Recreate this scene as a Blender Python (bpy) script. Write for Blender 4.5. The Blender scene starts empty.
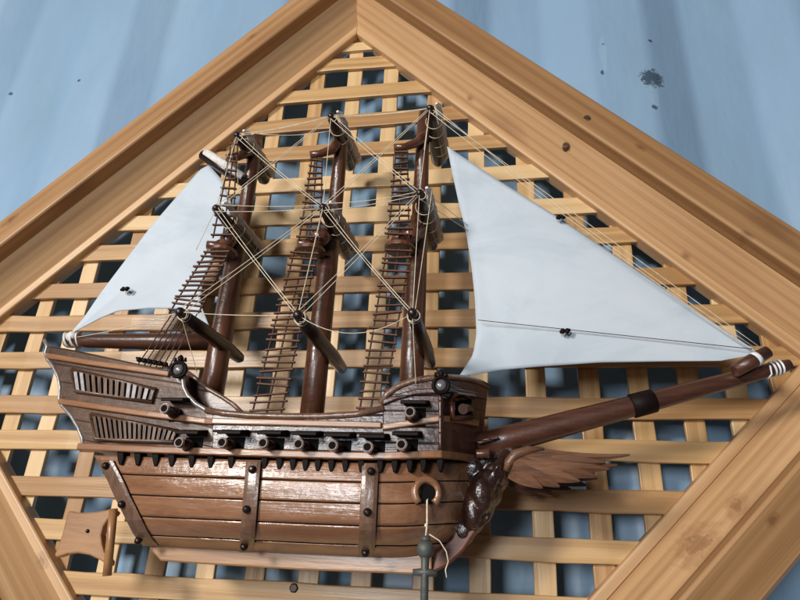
import bpy, bmesh, math, random
from mathutils import Vector, Matrix
random.seed(7)
S = 0.06            # one lattice pitch is about six centimetres
ZO = 38.0           # lattice units from the ground to the top of the panel
CC = 1.6            # depth of the ship's centre line in front of the lattice
sc = bpy.context.scene
col = sc.collection

# ------------------------------------------------------------------ camera
F, PITCH, YAW, ROLL = 595.45, 0.40342, 0.17033, -0.04706
CAM = Vector((3.56446, -12.0, -12.98479))
Rz = Matrix.Rotation(YAW, 3, 'Z'); Rx = Matrix.Rotation(PITCH, 3, 'X'); Ry = Matrix.Rotation(ROLL, 3, 'Y')
RM = Rz @ Rx @ Ry
def W(v): return Vector((v[0]*S, v[1]*S, (v[2]+ZO)*S))
cd = bpy.data.cameras.new('camera'); cam = bpy.data.objects.new('camera', cd); col.objects.link(cam)
right, fwd, up = RM.col[0], RM.col[1], RM.col[2]
m4 = Matrix((( right[0], up[0], -fwd[0]), (right[1], up[1], -fwd[1]), (right[2], up[2], -fwd[2]))).to_4x4()
m4.translation = W(CAM); cam.matrix_world = m4
cd.sensor_width = 36; cd.lens = 36*F/800; cd.clip_start = .01; cd.clip_end = 100
sc.camera = cam

def at(px, py, d):
    """point seen at a place of the picture, d lattice units in front of the lattice plane (lattice units)"""
    v = RM @ Vector(((px-400)/F, 1.0, -(py-300)/F))
    t = (-d - CAM.y)/v.y
    return CAM + v*t
def pr(p):
    q = RM.transposed() @ (Vector(p)-CAM)
    return 400+F*q.x/q.y, 300-F*q.z/q.y

# ------------------------------------------------------------------ mesh helper
ORG = {}
class MB:
    def __init__(s): s.v = []; s.f = []; s.t = []; s.tone = 0.0; s.sm = []
    def add(s, vs, fs, smooth=False):
        n = len(s.v); s.v += [Vector(q) for q in vs]; s.t += [s.tone]*len(vs)
        for q in fs: s.f.append([i+n for i in q]); s.sm.append(smooth)
    def box(s, c, a, b, n):
        c = Vector(c); a, b, n = Vector(a), Vector(b), Vector(n)
        vs = [c+a*i+b*j+n*k for k in (-1,1) for j in (-1,1) for i in (-1,1)]
        s.add(vs, [(0,2,3,1),(4,5,7,6),(0,1,5,4),(2,6,7,3),(0,4,6,2),(1,3,7,5)])
    def tube(s, pts, rad, n=12, cap=True, smooth=True, flat=None):
        pts = [Vector(p) for p in pts]
        if not hasattr(rad, '__len__'): rad = [rad]*len(pts)
        ref = None; vs = []; fs = []
        for i, p in enumerate(pts):
            d = (pts[min(i+1, len(pts)-1)] - pts[max(i-1, 0)])
            if d.length < 1e-9: d = Vector((0,0,1))
            d.normalize()
            if ref is None:
                ref = Vector((0,0,1)) if abs(d.z) < .9 else Vector((1,0,0))
            x = d.cross(ref); x.normalize(); y = x.cross(d); y.normalize(); ref = y
            for k in range(n):
                a = 2*math.pi*k/n
                vs.append(p + (x*math.cos(a)+y*math.sin(a)*(flat or 1))*rad[i])
        for i in range(len(pts)-1):
            for k in range(n):
                fs.append((i*n+k, i*n+(k+1)%n, (i+1)*n+(k+1)%n, (i+1)*n+k))
        s.add(vs, fs, smooth)
        if cap:
            b = len(s.v)-len(vs)
            s.f.append([b+k for k in range(n)][::-1]); s.sm.append(False)
            s.f.append([b+(len(pts)-1)*n+k for k in range(n)]); s.sm.append(False)
    def ball(s, c, r, n=12, sc_=(1,1,1)):
        c = Vector(c); vs = []; fs = []
        m = n//2
        for j in range(m+1):
            th = math.pi*j/m
            for k in range(n):
                a = 2*math.pi*k/n
                vs.append(c+Vector((math.sin(th)*math.cos(a)*sc_[0], math.sin(th)*math.sin(a)*sc_[1], math.cos(th)*sc_[2]))*r)
        for j in range(m):
            for k in range(n): fs.append((j*n+k, j*n+(k+1)%n, (j+1)*n+(k+1)%n, (j+1)*n+k))
        s.add(vs, fs, True)
    def prism(s, pts, off):
        """closed slab: outline pts, and the same outline moved by off (a vector, or a list of points)"""
        pts = [Vector(p) for p in pts]
        far = [p+Vector(off) for p in pts] if not isinstance(off, list) else [Vector(o) for o in off]
        n = len(pts)
        s.add(pts+far, [list(range(n)), list(range(2*n-1, n-1, -1))] + [(i, i+n, (i+1)%n+n, (i+1)%n) for i in range(n)])
    def torus(s, c, ax, R, r, n=24, m=8):
        ax = Vector(ax).normalized(); x = ax.orthogonal().normalized(); y = ax.cross(x)
        c = Vector(c); vs = []; fs = []
        for i in range(n):
            a = 2*math.pi*i/n; e = x*math.cos(a)+y*math.sin(a)
            for j in range(m):
                b = 2*math.pi*j/m; vs.append(c+e*(R+r*math.cos(b))+ax*r*math.sin(b))
        for i in range(n):
            for j in range(m): fs.append((i*m+j, ((i+1)%n)*m+j, ((i+1)%n)*m+(j+1)%m, i*m+(j+1)%m))
        s.add(vs, fs, True)
    def build(s, name, mat, parent=None, bevel=0, matrix=None, seg=2, recalc=True):
        if matrix is None:
            lo = [min(p[i] for p in s.v) for i in range(3)]; hi = [max(p[i] for p in s.v) for i in range(3)]
            o = Vector([(a+b)/2 for a, b in zip(lo, hi)]); rot = Matrix.Identity(3); vs = [(p-o)*S for p in s.v]
            w = W(o)
        else:                                  # verts already local, in units
            rot = matrix[0]; w = W(matrix[1]); vs = [p*S for p in s.v]
        me = bpy.data.meshes.new(name); me.from_pydata([tuple(p) for p in vs], [], s.f)
        for p, q in zip(me.polygons, s.sm): p.use_smooth = q
        at_ = me.attributes.new('tone', 'FLOAT', 'POINT'); at_.data.foreach_set('value', s.t)
        if recalc:
            bm = bmesh.new(); bm.from_mesh(me); bmesh.ops.recalc_face_normals(bm, faces=bm.faces); bm.to_mesh(me); bm.free()
        me.materials.append(mat)
        ob = bpy.data.objects.new(name, me); col.objects.link(ob)
        M = rot.to_4x4(); M.translation = w
        if parent is not None:
            ob.parent = parent; ob.matrix_local = ORG[parent.name].inverted() @ M
        else: ob.matrix_local = M
        ORG[ob.name] = M
        if bevel:
            b = ob.modifiers.new('edge', 'BEVEL'); b.width = bevel*S; b.segments = seg; b.limit_method = 'ANGLE'; b.angle_limit = math.radians(40)
            b.harden_normals = False
        return ob
def empty(name, p, label, cat):
    o = bpy.data.objects.new(name, None); col.objects.link(o); o.empty_display_size = .05
    o.location = W(p); ORG[o.name] = Matrix.Translation(W(p)); o['label'] = label; o['category'] = cat
    return o
def lerp(a, b, t): return a+(b-a)*t
def curve(tab, x):
    """smooth (monotone-ish) interpolation in a table"""
    if x <= tab[0][0]: return tab[0][1]
    if x >= tab[-1][0]: return tab[-1][1]
    for i in range(len(tab)-1):
        x0, y0 = tab[i]; x1, y1 = tab[i+1]
        if x <= x1:
            h = x1-x0; t = (x-x0)/h
            def sl(j):
                if j <= 0: return (tab[1][1]-tab[0][1])/(tab[1][0]-tab[0][0])
                if j >= len(tab)-1: return (tab[-1][1]-tab[-2][1])/(tab[-1][0]-tab[-2][0])
                a = (tab[j][1]-tab[j-1][1])/(tab[j][0]-tab[j-1][0]); b = (tab[j+1][1]-tab[j][1])/(tab[j+1][0]-tab[j][0])
                return 0 if a*b <= 0 else 2*a*b/(a+b)
            m0, m1 = sl(i)*h, sl(i+1)*h
            return (2*t**3-3*t*t+1)*y0+(t**3-2*t*t+t)*m0+(-2*t**3+3*t*t)*y1+(t**3-t*t)*m1

# ------------------------------------------------------------------ materials
def srgb(r, g, b):
    f = lambda c: c/12.92 if c <= .04045 else ((c+.055)/1.055)**2.4
    return (f(r/255), f(g/255), f(b/255), 1)
def mat_new(name):
    m = bpy.data.materials.new(name); m.use_nodes = True
    nt = m.node_tree; b = nt.nodes['Principled BSDF']
    return m, nt, b
def N(nt, typ, **kw):
    n = nt.nodes.new(typ)
    for k, v in kw.items():
        if k.startswith('i_'):
            n.inputs[k[2:].replace('_', ' ')].default_value = v
        else: setattr(n, k, v)
    return n
def math_n(nt, op, a, b=None, clamp=False):
    n = nt.nodes.new('ShaderNodeMath'); n.operation = op; n.use_clamp = clamp
    for i, v in enumerate((a, b)):
        if v is None: continue
        if hasattr(v, 'links') or hasattr(v, 'is_output'): nt.links.new(v, n.inputs[i])
        else: n.inputs[i].default_value = v
    return n.outputs[0]
def ramp(nt, fac, stops):
    r = nt.nodes.new('ShaderNodeValToRGB'); e = r.color_ramp.elements
    while len(e) < len(stops): e.new(.5)
    for el, (p, c) in zip(e, stops): el.position = p; el.color = c
    nt.links.new(fac, r.inputs[0]); return r.outputs[0]
def mixc(nt, fac, a, b, mode='MIX'):
    n = nt.nodes.new('ShaderNodeMix'); n.data_type = 'RGBA'; n.blend_type = mode
    for sock, v in ((n.inputs[0], fac), (n.inputs[6], a), (n.inputs[7], b)):
        if hasattr(v, 'is_output'): nt.links.new(v, sock)
        else: sock.default_value = v
    return n.outputs[2]

def wood(name, lo, mid, hi, rough=.35, coat=.3, grain=(2.2, 34, 34), rings=True, bump=.08, seams=None, ripple=0., knots=0., tone=.35, ripscale=30, coatr=.2, ringscale=.55, ringw=.28, spots=()):
    """varnished wood; local X is the grain"""
    m, nt, b = mat_new(name)
    tc = N(nt, 'ShaderNodeTexCoord'); at_ = N(nt, 'ShaderNodeAttribute'); at_.attribute_name = 'tone'
    off = N(nt, 'ShaderNodeVectorMath', operation='SCALE'); off.inputs[0].default_value = (7.3, 3.1, 5.7)
    nt.links.new(at_.outputs['Fac'], off.inputs['Scale'])
    add = N(nt, 'ShaderNodeVectorMath', operation='ADD'); nt.links.new(tc.outputs['Object'], add.inputs[0]); nt.links.new(off.outputs[0], add.inputs[1])
    P = add.outputs[0]
    mp = N(nt, 'ShaderNodeMapping'); mp.inputs['Scale'].default_value = grain; nt.links.new(P, mp.inputs['Vector'])
    n1 = N(nt, 'ShaderNodeTexNoise', i_Scale=1.0, i_Detail=7.0, i_Roughness=.62, i_Distortion=.9); nt.links.new(mp.outputs[0], n1.inputs['Vector'])
    mp2 = N(nt, 'ShaderNodeMapping'); mp2.inputs['Scale'].default_value = (grain[0]*3, grain[1]*7, grain[2]*7); nt.links.new(P, mp2.inputs['Vector'])
    n2 = N(nt, 'ShaderNodeTexNoise', i_Scale=1.0, i_Detail=4.0, i_Roughness=.6); nt.links.new(mp2.outputs[0], n2.inputs['Vector'])
    n3 = N(nt, 'ShaderNodeTexNoise', i_Scale=6.0, i_Detail=3.0); nt.links.new(P, n3.inputs['Vector'])
    f = math_n(nt, 'ADD', math_n(nt, 'MULTIPLY', n1.outputs[0], .75), math_n(nt, 'MULTIPLY', n2.outputs[0], .25))
    if rings:
        mp3 = N(nt, 'ShaderNodeMapping'); mp3.inputs['Scale'].default_value = (1.3, grain[1]*1.0, grain[2]*1.0); nt.links.new(P, mp3.inputs['Vector'])
        w = N(nt, 'ShaderNodeTexWave', wave_type='BANDS', bands_direction='DIAGONAL', i_Scale=ringscale, i_Distortion=4.5, i_Detail=4.0)
        w.inputs['Detail Scale'].default_value = .7; nt.links.new(mp3.outputs[0], w.inputs['Vector'])
        f = math_n(nt, 'ADD', math_n(nt, 'MULTIPLY', f, 1-ringw), math_n(nt, 'MULTIPLY', w.outputs['Fac'], ringw))
    f = math_n(nt, 'ADD', f, math_n(nt, 'MULTIPLY', math_n(nt, 'SUBTRACT', n3.outputs[0], .5), .22))
    f = math_n(nt, 'ADD', f, math_n(nt, 'MULTIPLY', math_n(nt, 'SUBTRACT', math_n(nt, 'FRACT', math_n(nt, 'MULTIPLY', at_.outputs['Fac'], 3.7)), .5), tone))
    c = ramp(nt, f, [(.22, lo), (.5, mid), (.78, hi)])
    if knots:
        mk = N(nt, 'ShaderNodeMapping'); mk.inputs['Scale'].default_value = (2.6, 7, 7); nt.links.new(P, mk.inputs['Vector'])
        nz = N(nt, 'ShaderNodeTexNoise', i_Scale=3.0, i_Detail=3.0); nt.links.new(mk.outputs[0], nz.inputs['Vector'])
        ad = N(nt, 'ShaderNodeVectorMath', operation='MULTIPLY_ADD'); ad.inputs[1].default_value = (.18,)*3
        nt.links.new(nz.outputs['Color'], ad.inputs[0]); nt.links.new(mk.outputs[0], ad.inputs[2])
        vo = N(nt, 'ShaderNodeTexVoronoi', i_Scale=knots); nt.links.new(ad.outputs[0], vo.inputs['Vector'])
        k = ramp(nt, vo.outputs['Distance'], [(.0, (1,1,1,1)), (.07, (.7,.7,.7,1)), (.2, (0,0,0,1))])
        c = mixc(nt, math_n(nt, 'MULTIPLY', k, .5), c, (lo[0]*.45, lo[1]*.35, lo[2]*.3, 1))
    for (kx, ky, kr) in spots:                 # knots that the board really has, in its own coordinates
        mk = N(nt, 'ShaderNodeMapping'); mk.inputs['Location'].default_value = (-kx*.55, -ky, 0); mk.inputs['Scale'].default_value = (.55, 1, 0)
        nt.links.new(tc.outputs['Object'], mk.inputs['Vector'])
        ln_ = N(nt, 'ShaderNodeVectorMath', operation='LENGTH'); nt.links.new(mk.outputs[0], ln_.inputs[0])
        nz = N(nt, 'ShaderNodeTexNoise', i_Scale=120.0, i_Detail=3.0); nt.links.new(tc.outputs['Object'], nz.inputs['Vector'])
        dd = math_n(nt, 'ADD', math_n(nt, 'DIVIDE', ln_.outputs['Value'], kr), math_n(nt, 'MULTIPLY', math_n(nt, 'SUBTRACT', nz.outputs[0], .5), 1.1))
        kk = ramp(nt, dd, [(.1, (1,1,1,1)), (.34, (.85,.85,.85,1)), (.42, (.35,.35,.35,1)), (.6, (.5,.5,.5,1)), (.95, (0,0,0,1))])
        c = mixc(nt, math_n(nt, 'MULTIPLY', kk, .6), c, (lo[0]*.5, lo[1]*.36, lo[2]*.3, 1))
    h = f
    if seams:                                  # plank seams: period, slope of the planks against local X
        sx = N(nt, 'ShaderNodeSeparateXYZ'); nt.links.new(tc.outputs['Object'], sx.inputs[0])
        z = math_n(nt, 'SUBTRACT', sx.outputs['Z'], math_n(nt, 'MULTIPLY', sx.outputs['X'], seams[1]))
        fr = math_n(nt, 'PINGPONG', math_n(nt, 'DIVIDE', z, seams[0]*S), .5)
        ln = math_n(nt, 'SUBTRACT', 1.0, math_n(nt, 'MULTIPLY', fr, 14.0, True), True)
        c = mixc(nt, math_n(nt, 'MULTIPLY', ln, .8), c, (.012, .006, .004, 1))
        h = math_n(nt, 'SUBTRACT', h, math_n(nt, 'MULTIPLY', ln, 1.5))
    nt.links.new(c, b.inputs['Base Color'])
    if ripple:
        nr = N(nt, 'ShaderNodeTexNoise', i_Scale=ripscale, i_Detail=4.0, i_Roughness=.6); nt.links.new(P, nr.inputs['Vector'])
        h = math_n(nt, 'ADD', h, math_n(nt, 'MULTIPLY', nr.outputs[0], ripple))
    bp = N(nt, 'ShaderNodeBump', i_Strength=bump*4, i_Distance=.004); nt.links.new(h, bp.inputs['Height']); nt.links.new(bp.outputs[0], b.inputs['Normal'])
    rr = math_n(nt, 'ADD', rough-.08, math_n(nt, 'MULTIPLY', n3.outputs[0], .16)); nt.links.new(rr, b.inputs['Roughness'])
    b.inputs['Coat Weight'].default_value = coat; b.inputs['Coat Roughness'].default_value = coatr
    if coat: nt.links.new(bp.outputs[0], b.inputs['Coat Normal'])
    return m
def plain(name, c, rough=.5, metal=0., coat=0., bump=0., scale=200, var=.25):
    m, nt, b = mat_new(name)
    tc = N(nt, 'ShaderNodeTexCoord')
    n = N(nt, 'ShaderNodeTexNoise', i_Scale=scale, i_Detail=4.0); nt.links.new(tc.outputs['Object'], n.inputs['Vector'])
    cc = ramp(nt, n.outputs[0], [(.25, tuple(x*(1-var) for x in c[:3])+(1,)), (.75, tuple(min(1, x*(1+var)) for x in c[:3])+(1,))])
    nt.links.new(cc, b.inputs['Base Color']); b.inputs['Roughness'].default_value = rough; b.inputs['Metallic'].default_value = metal
    b.inputs['Coat Weight'].default_value = coat; b.inputs['Coat Roughness'].default_value = .15
    if bump:
        bp = N(nt, 'ShaderNodeBump', i_Strength=bump, i_Distance=.002); nt.links.new(n.outputs[0], bp.inputs['Height']); nt.links.new(bp.outputs[0], b.inputs['Normal'])
    return m

def frame_wood(spots=()):
    return wood('varnished_pine', srgb(160,118,78), srgb(192,150,106), srgb(210,173,130), rough=.42, coat=.25, grain=(.9, 75, 75), knots=1.5, bump=.05, coatr=.34, tone=.3, ringscale=.5, ringw=.13, spots=spots)
def rail_wood(spots=()):
    return wood('brown_varnished_pine', srgb(136,95,60), srgb(168,125,82), srgb(188,146,102), rough=.45, coat=.22, grain=(.9, 75, 75), knots=1.5, bump=.05, coatr=.34, tone=.3, ringscale=.5, ringw=.15, spots=spots)
M_lat = wood('lattice_pine', srgb(164,122,76), srgb(198,158,106), srgb(216,182,134), rough=.45, coat=.2, grain=(2.0, 75, 75), knots=1.5, bump=.05, tone=.7, ringw=.12)
M_hull = wood('hull_wood', srgb(130,88,60), srgb(162,117,86), srgb(186,143,110), rough=.3, coat=.8, grain=(4, 60, 60), bump=.08, ripple=1.9, ripscale=17, coatr=.15, rings=False)
M_dark = wood('dark_varnished_wood', srgb(44,24,16), srgb(76,43,28), srgb(104,64,42), rough=.32, coat=.6, grain=(5, 60, 60), bump=.07, ripple=1.5, ripscale=55, coatr=.2, rings=False, seams=(.29, 0.0))
M_stern = wood('stern_castle_wood', srgb(66,42,28), srgb(102,70,48), srgb(130,94,66), rough=.4, coat=.4, grain=(5, 60, 60), bump=.05, ripple=.8, ripscale=50, coatr=.25, rings=False, seams=(.31, -.17))
M_fore = wood('forecastle_wood', srgb(52,26,17), srgb(86,45,29), srgb(112,64,42), rough=.36, coat=.45, grain=(5, 60, 60), bump=.06, ripple=1.0, ripscale=55, coatr=.22, rings=False, seams=(.25, .0))
M_spar = wood('spar_wood', srgb(70,40,27), srgb(114,70,47), srgb(142,94,66), rough=.34, coat=.6, grain=(50, 50, 4), bump=.05, ripple=.8, ripscale=60, coatr=.18, rings=False)
M_sparx = wood('bowsprit_wood', srgb(58,32,22), srgb(96,57,39), srgb(122,78,54), rough=.4, coat=.3, grain=(4, 50, 50), bump=.05, ripple=.6, ripscale=60, rings=False)
M_yard = wood('yard_wood', srgb(26,14,11), srgb(44,24,18), srgb(66,38,28), rough=.35, coat=.4, grain=(50, 4, 50), bump=.05, rings=False)
M_strip = wood('pale_trim_wood', srgb(136,92,62), srgb(170,122,84), srgb(192,146,104), rough=.34, coat=.4, grain=(5, 60, 60), bump=.04, rings=False)
M_keel = wood('keel_wood', srgb(146,104,68), srgb(178,132,88), srgb(196,152,108), rough=.4, coat=.3, grain=(4, 50, 50), bump=.04, rings=False)
M_rud = wood('rudder_wood', srgb(148,104,66), srgb(178,130,84), srgb(196,150,104), rough=.4, coat=.3, grain=(5, 40, 40), bump=.03, rings=False)
M_stem = wood('stem_wood', srgb(84,42,26), srgb(120,66,42), srgb(142,84,54), rough=.45, coat=.2, grain=(5, 40, 40), bump=.03, rings=False)
M_strap = wood('strap_wood', srgb(96,68,52), srgb(130,98,78), srgb(152,118,94), rough=.34, coat=.5, grain=(60, 60, 5), bump=.06, ripple=.9, ripscale=60, rings=False)
M_fig = wood('carved_dark_wood', srgb(34,18,14), srgb(62,36,26), srgb(90,56,40), rough=.3, coat=.7, grain=(14, 30, 30), bump=.1, ripple=1.5, ripscale=75, rings=False)
M_wing = wood('wing_wood', srgb(78,50,36), srgb(122,84,60), srgb(150,110,84), rough=.42, coat=.3, grain=(6, 40, 60), bump=.12, rings=False)
M_rung = plain('rung_wood', srgb(98,62,44), .75)
M_black = plain('blackened_wood', srgb(24,16,14), .55)
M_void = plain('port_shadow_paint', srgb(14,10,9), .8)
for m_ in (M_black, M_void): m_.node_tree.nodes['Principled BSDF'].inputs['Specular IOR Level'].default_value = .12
M_gun = plain('gun_bronze', srgb(74,50,40), .35, metal=.4, coat=.3)
M_rim = plain('muzzle_rim', srgb(128,112,104), .4, metal=.3)
M_iron = plain('iron_bolt', srgb(58,46,42), .35, metal=.7)
M_silver = plain('silver_paint', srgb(150,142,138), .35, metal=.4, bump=.3, scale=120)
M_glass = plain('smoky_glass', srgb(92,88,86), .3, coat=.5, bump=.6, scale=90, var=.5)
M_lead = plain('anchor_lead', srgb(86,86,82), .55, metal=.3, bump=.3, scale=150)
M_rope = plain('pale_cord', srgb(222,206,180), .8)
M_dcord = plain('brown_cord', srgb(74,54,44), .8)
M_white = plain('white_thread', srgb(232,232,232), .7)
M_furl = plain('furled_canvas', srgb(216,210,204), .85, bump=.3, scale=130)
M_slat1 = plain('pale_slat', srgb(168,160,158), .35, coat=.3)
M_slat2 = wood('window_slat_wood', srgb(60,40,30), srgb(92,66,48), srgb(116,86,66), rough=.45, coat=.3, grain=(50, 50, 6), rings=False)

# sail cloth
M_sail, nt, b = mat_new('sail_cloth')
tc = N(nt, 'ShaderNodeTexCoord'); n = N(nt, 'ShaderNodeTexNoise', i_Scale=7.0, i_Detail=6.0, i_Roughness=.65, i_Distortion=.6)
mp = N(nt, 'ShaderNodeMapping'); mp.inputs['Scale'].default_value = (1.0, 1.0, 1.8); mp.inputs['Rotation'].default_value = (0, .6, 0)
nt.links.new(tc.outputs['Object'], mp.inputs['Vector']); nt.links.new(mp.outputs[0], n.inputs['Vector'])
c = ramp(nt, n.outputs[0], [(.3, srgb(178,187,196)), (.52, srgb(195,203,211)), (.75, srgb(203,209,215))])
nt.links.new(c, b.inputs['Base Color']); b.inputs['Roughness'].default_value = .8
n2 = N(nt, 'ShaderNodeTexNoise', i_Scale=900.0, i_Detail=2.0); nt.links.new(tc.outputs['Object'], n2.inputs['Vector'])
n4 = N(nt, 'ShaderNodeTexNoise', i_Scale=5.0, i_Detail=2.0); nt.links.new(mp.outputs[0], n4.inputs['Vector'])
hh = math_n(nt, 'ADD', math_n(nt, 'MULTIPLY', n2.outputs[0], .05), math_n(nt, 'MULTIPLY', n4.outputs[0], 1.0))
bp = N(nt, 'ShaderNodeBump', i_Strength=.5, i_Distance=.006); nt.links.new(hh, bp.inputs['Height']); nt.links.new(bp.outputs[0], b.inputs['Normal'])

# container wall paint, with a chipped rust spot and scuffs
M_wall, nt, b = mat_new('pale_blue_wall_paint')
tc = N(nt, 'ShaderNodeTexCoord'); P = tc.outputs['Object']
mp = N(nt, 'ShaderNodeMapping'); mp.inputs['Scale'].default_value = (1.0, 1.0, .35); nt.links.new(P, mp.inputs['Vector'])
n1 = N(nt, 'ShaderNodeTexNoise', i_Scale=5.0, i_Detail=5.0, i_Roughness=.6); nt.links.new(mp.outputs[0], n1.inputs['Vector'])
c = ramp(nt, n1.outputs[0], [(.28, srgb(132,158,180)), (.5, srgb(138,166,192)), (.74, srgb(150,176,198))])
mp2 = N(nt, 'ShaderNodeMapping'); mp2.inputs['Scale'].default_value = (12, 12, 1.5); nt.links.new(P, mp2.inputs['Vector'])
n2 = N(nt, 'ShaderNodeTexNoise', i_Scale=1.0, i_Detail=4.0); nt.links.new(mp2.outputs[0], n2.inputs['Vector'])
c = mixc(nt, ramp(nt, n2.outputs[0], [(.6, (0,0,0,1)), (.9, (.2,.2,.2,1))]), c, srgb(164,186,204))
WALL_Y = .75
rust = W(at(650, 83, -WALL_Y-.3))
def spot(cx, cz, r, sx=1.0, sz=1.0, freq=60, amt=.6):
    mpp = N(nt, 'ShaderNodeMapping'); mpp.inputs['Location'].default_value = (-cx*sx, 0, -cz*sz); mpp.inputs['Scale'].default_value = (sx, 0, sz)
    nt.links.new(P, mpp.inputs['Vector'])
    ln = N(nt, 'ShaderNodeVectorMath', operation='LENGTH'); nt.links.new(mpp.outputs[0], ln.inputs[0])
    nn = N(nt, 'ShaderNodeTexNoise', i_Scale=freq, i_Detail=5.0, i_Roughness=.7); nt.links.new(P, nn.inputs['Vector'])
    d = math_n(nt, 'ADD', math_n(nt, 'DIVIDE', ln.outputs['Value'], r), math_n(nt, 'MULTIPLY', math_n(nt, 'SUBTRACT', nn.outputs[0], .5), amt*4))
    return ramp(nt, d, [(.62, (1,1,1,1)), (.8, (0,0,0,1))])
WALL_SPOT = spot
WALL_C = (nt, b, c, n1)

# ------------------------------------------------------------------ container wall
FL, SL, DP = 1.5, 1.13, .58           # flat, slope, corrugation depth (a container's steel sheet)
x0 = at(643, 20, -WALL_Y).x           # an outward fold of the sheet
mb = MB(); xs = []
per = 2*FL+2*SL
k = -10
pts = []
while k < 12:
    b0 = x0 + k*per
    pts += [(b0-FL, WALL_Y), (b0, WALL_Y), (b0+SL, WALL_Y+DP), (b0+SL+FL, WALL_Y+DP)]
    k += 1
zs = [-ZO, -25, -18, -12, -6, 0, 6, 12, 24]
vs = []; fs = []
prof = []
for i, (x, y) in enumerate(pts):      # small fold radius
    if i in (0, len(pts)-1): prof.append((x, y)); continue
    p0, p1, p2 = Vector(pts[i-1]), Vector((x, y)), Vector(pts[i+1])
    a_ = p1+(p0-p1).normalized()*.17; b_ = p1+(p2-p1).normalized()*.17
    for q in range(7):
        t = q/6; v_ = a_*(1-t)**2+p1*2*t*(1-t)+b_*t*t; prof.append((v_.x, v_.y))
n = len(prof)
for z in zs:
    for x, y in prof: vs.append((x, y, z))
for j in range(len(zs)-1):
    for i in range(n-1): fs.append((j*n+i, j*n+i+1, (j+1)*n+i+1, (j+1)*n+i))
# back skin gives the sheet its thickness
mb.add(vs, fs, True)
nb = len(vs)
mb.add([(x, y+.04, z) for x, y, z in vs], [tuple(reversed(q)) for q in fs])
wall = mb.build('container_wall', M_wall, recalc=False)
wall['label'] = 'pale blue corrugated steel wall with chipped paint behind the wooden frame'; wall['category'] = 'wall'
wo = ORG[wall.name].translation
nt, b, c, n1 = WALL_C
for (px, py, r, sx, sz, amt) in ((650, 83, .023, 1, 1, .42), (653, 112, .006, 1, 1, .4), (601, 78, .004, 1, .6, .4), (602, 50, .003, 1, 1, .4), (649, 45, .004, .7, 1, .5), (3, 86, .004, .7, .7, .3), (83, 85, .0035, .8, .8, .3)):
    w = W(at(px, py, -WALL_Y-.2)) - wo
    c = mixc(nt, math_n(nt, 'MULTIPLY', spot(w.x, w.z, r, sx, sz, 160, amt), .85), c, srgb(48,62,76))
for (px, py, r, sx, sz, amt) in ((653, 100, .03, 4.0, .8, .5), (602, 60, .05, 8, 1, .5)):
    w = W(at(px, py, -WALL_Y-.2)) - wo
    c = mixc(nt, math_n(nt, 'MULTIPLY', spot(w.x, w.z, r, sx, sz, 40, amt), .25), c, srgb(170,190,206))
nt.links.new(c, b.inputs['Base Color']); b.inputs['Roughness'].default_value = .42
bp = N(nt, 'ShaderNodeBump', i_Strength=.3, i_Distance=.02); nt.links.new(n1.outputs[0], bp.inputs['Height']); nt.links.new(bp.outputs[0], b.inputs['Normal'])

# ------------------------------------------------------------------ frame with lattice
ZC, A = -9.28, 6.6
frame = empty('display_frame', (0, 0, ZC-11.5), 'diamond shaped varnished pine frame with lattice backing hung on blue wall', 'frame')
PROF_BOARD = [(.205,-.12), (.205,.26), (.77,.86), (.77,-.12)]
PROF_OUT = [(.775,-.12), (.775,1.2), (.81,1.25), (1.62,1.06), (1.70,.98), (1.70,-.12)]
PROF_LIP = [(0,-.1), (0,.27), (.03,.3), (.2,.3), (.2,-.1)]
def arm(n_ang):
    # outward normal at n_ang in the x,z plane; local X along the arm, local Y outward, local Z to the viewer
    nrm = Vector((math.cos(n_ang), 0, math.sin(n_ang))); vz = Vector((0,-1,0)); al = nrm.cross(vz)
    R = Matrix((al, nrm, vz)).transposed()
    def loc(l): 
        o = []
        for px, py, d, r in l:
            q = R.transposed() @ (at(px, py, d)-Vector((0, 0, ZC))); o.append((q.x*S, q.y*S, r*S))
        return o
    deg = round(math.degrees(n_ang))
    mr = rail_wood(loc({135: [(11,220,1.12,.16), (252,37,1.12,.12), (96,140,1.1,.05), (121,127,1.1,.04)], 45: [(640,148,1.12,.1), (745,238,1.1,.09)], 315: [(770,520,1.12,.1)], 225: []}[deg]))
    mf = frame_wood(loc({135: [(150,190,.6,.08)], 45: [(470,92,.6,.07), (690,250,.6,.07)], 315: [(695,545,.5,.3), (733,507,.55,.16)], 225: [(35,560,.5,.14)]}[deg]))
    def rail(name, prof, parent, bev, tone):
        mb = MB(); mb.tone = tone
        k = len(prof); vs = []
        for sgn in (-1, 1):
            for u, d in prof: vs.append((sgn*(A+u-.002), A+u, d))
        fs = [list(range(k)), list(range(2*k-1, k-1, -1))] + [(i, i+k, (i+1)%k+k, (i+1)%k) for i in range(k)]
        mb.add(vs, fs)
        return mb.build(name, mr if name == 'rail' else mf, parent, bevel=bev, matrix=(R, Vector((0, 0, ZC))))
    t = random.random()
    r = rail('rail', PROF_OUT, frame, .035, t)
    rail('inner_board', PROF_BOARD, r, 0, t+.31)
    rail('lip_strip', PROF_LIP, r, .015, t+.62)
    return r, R
rails = [arm(math.radians(a)) for a in (45, 135, 225, 315)]
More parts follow.
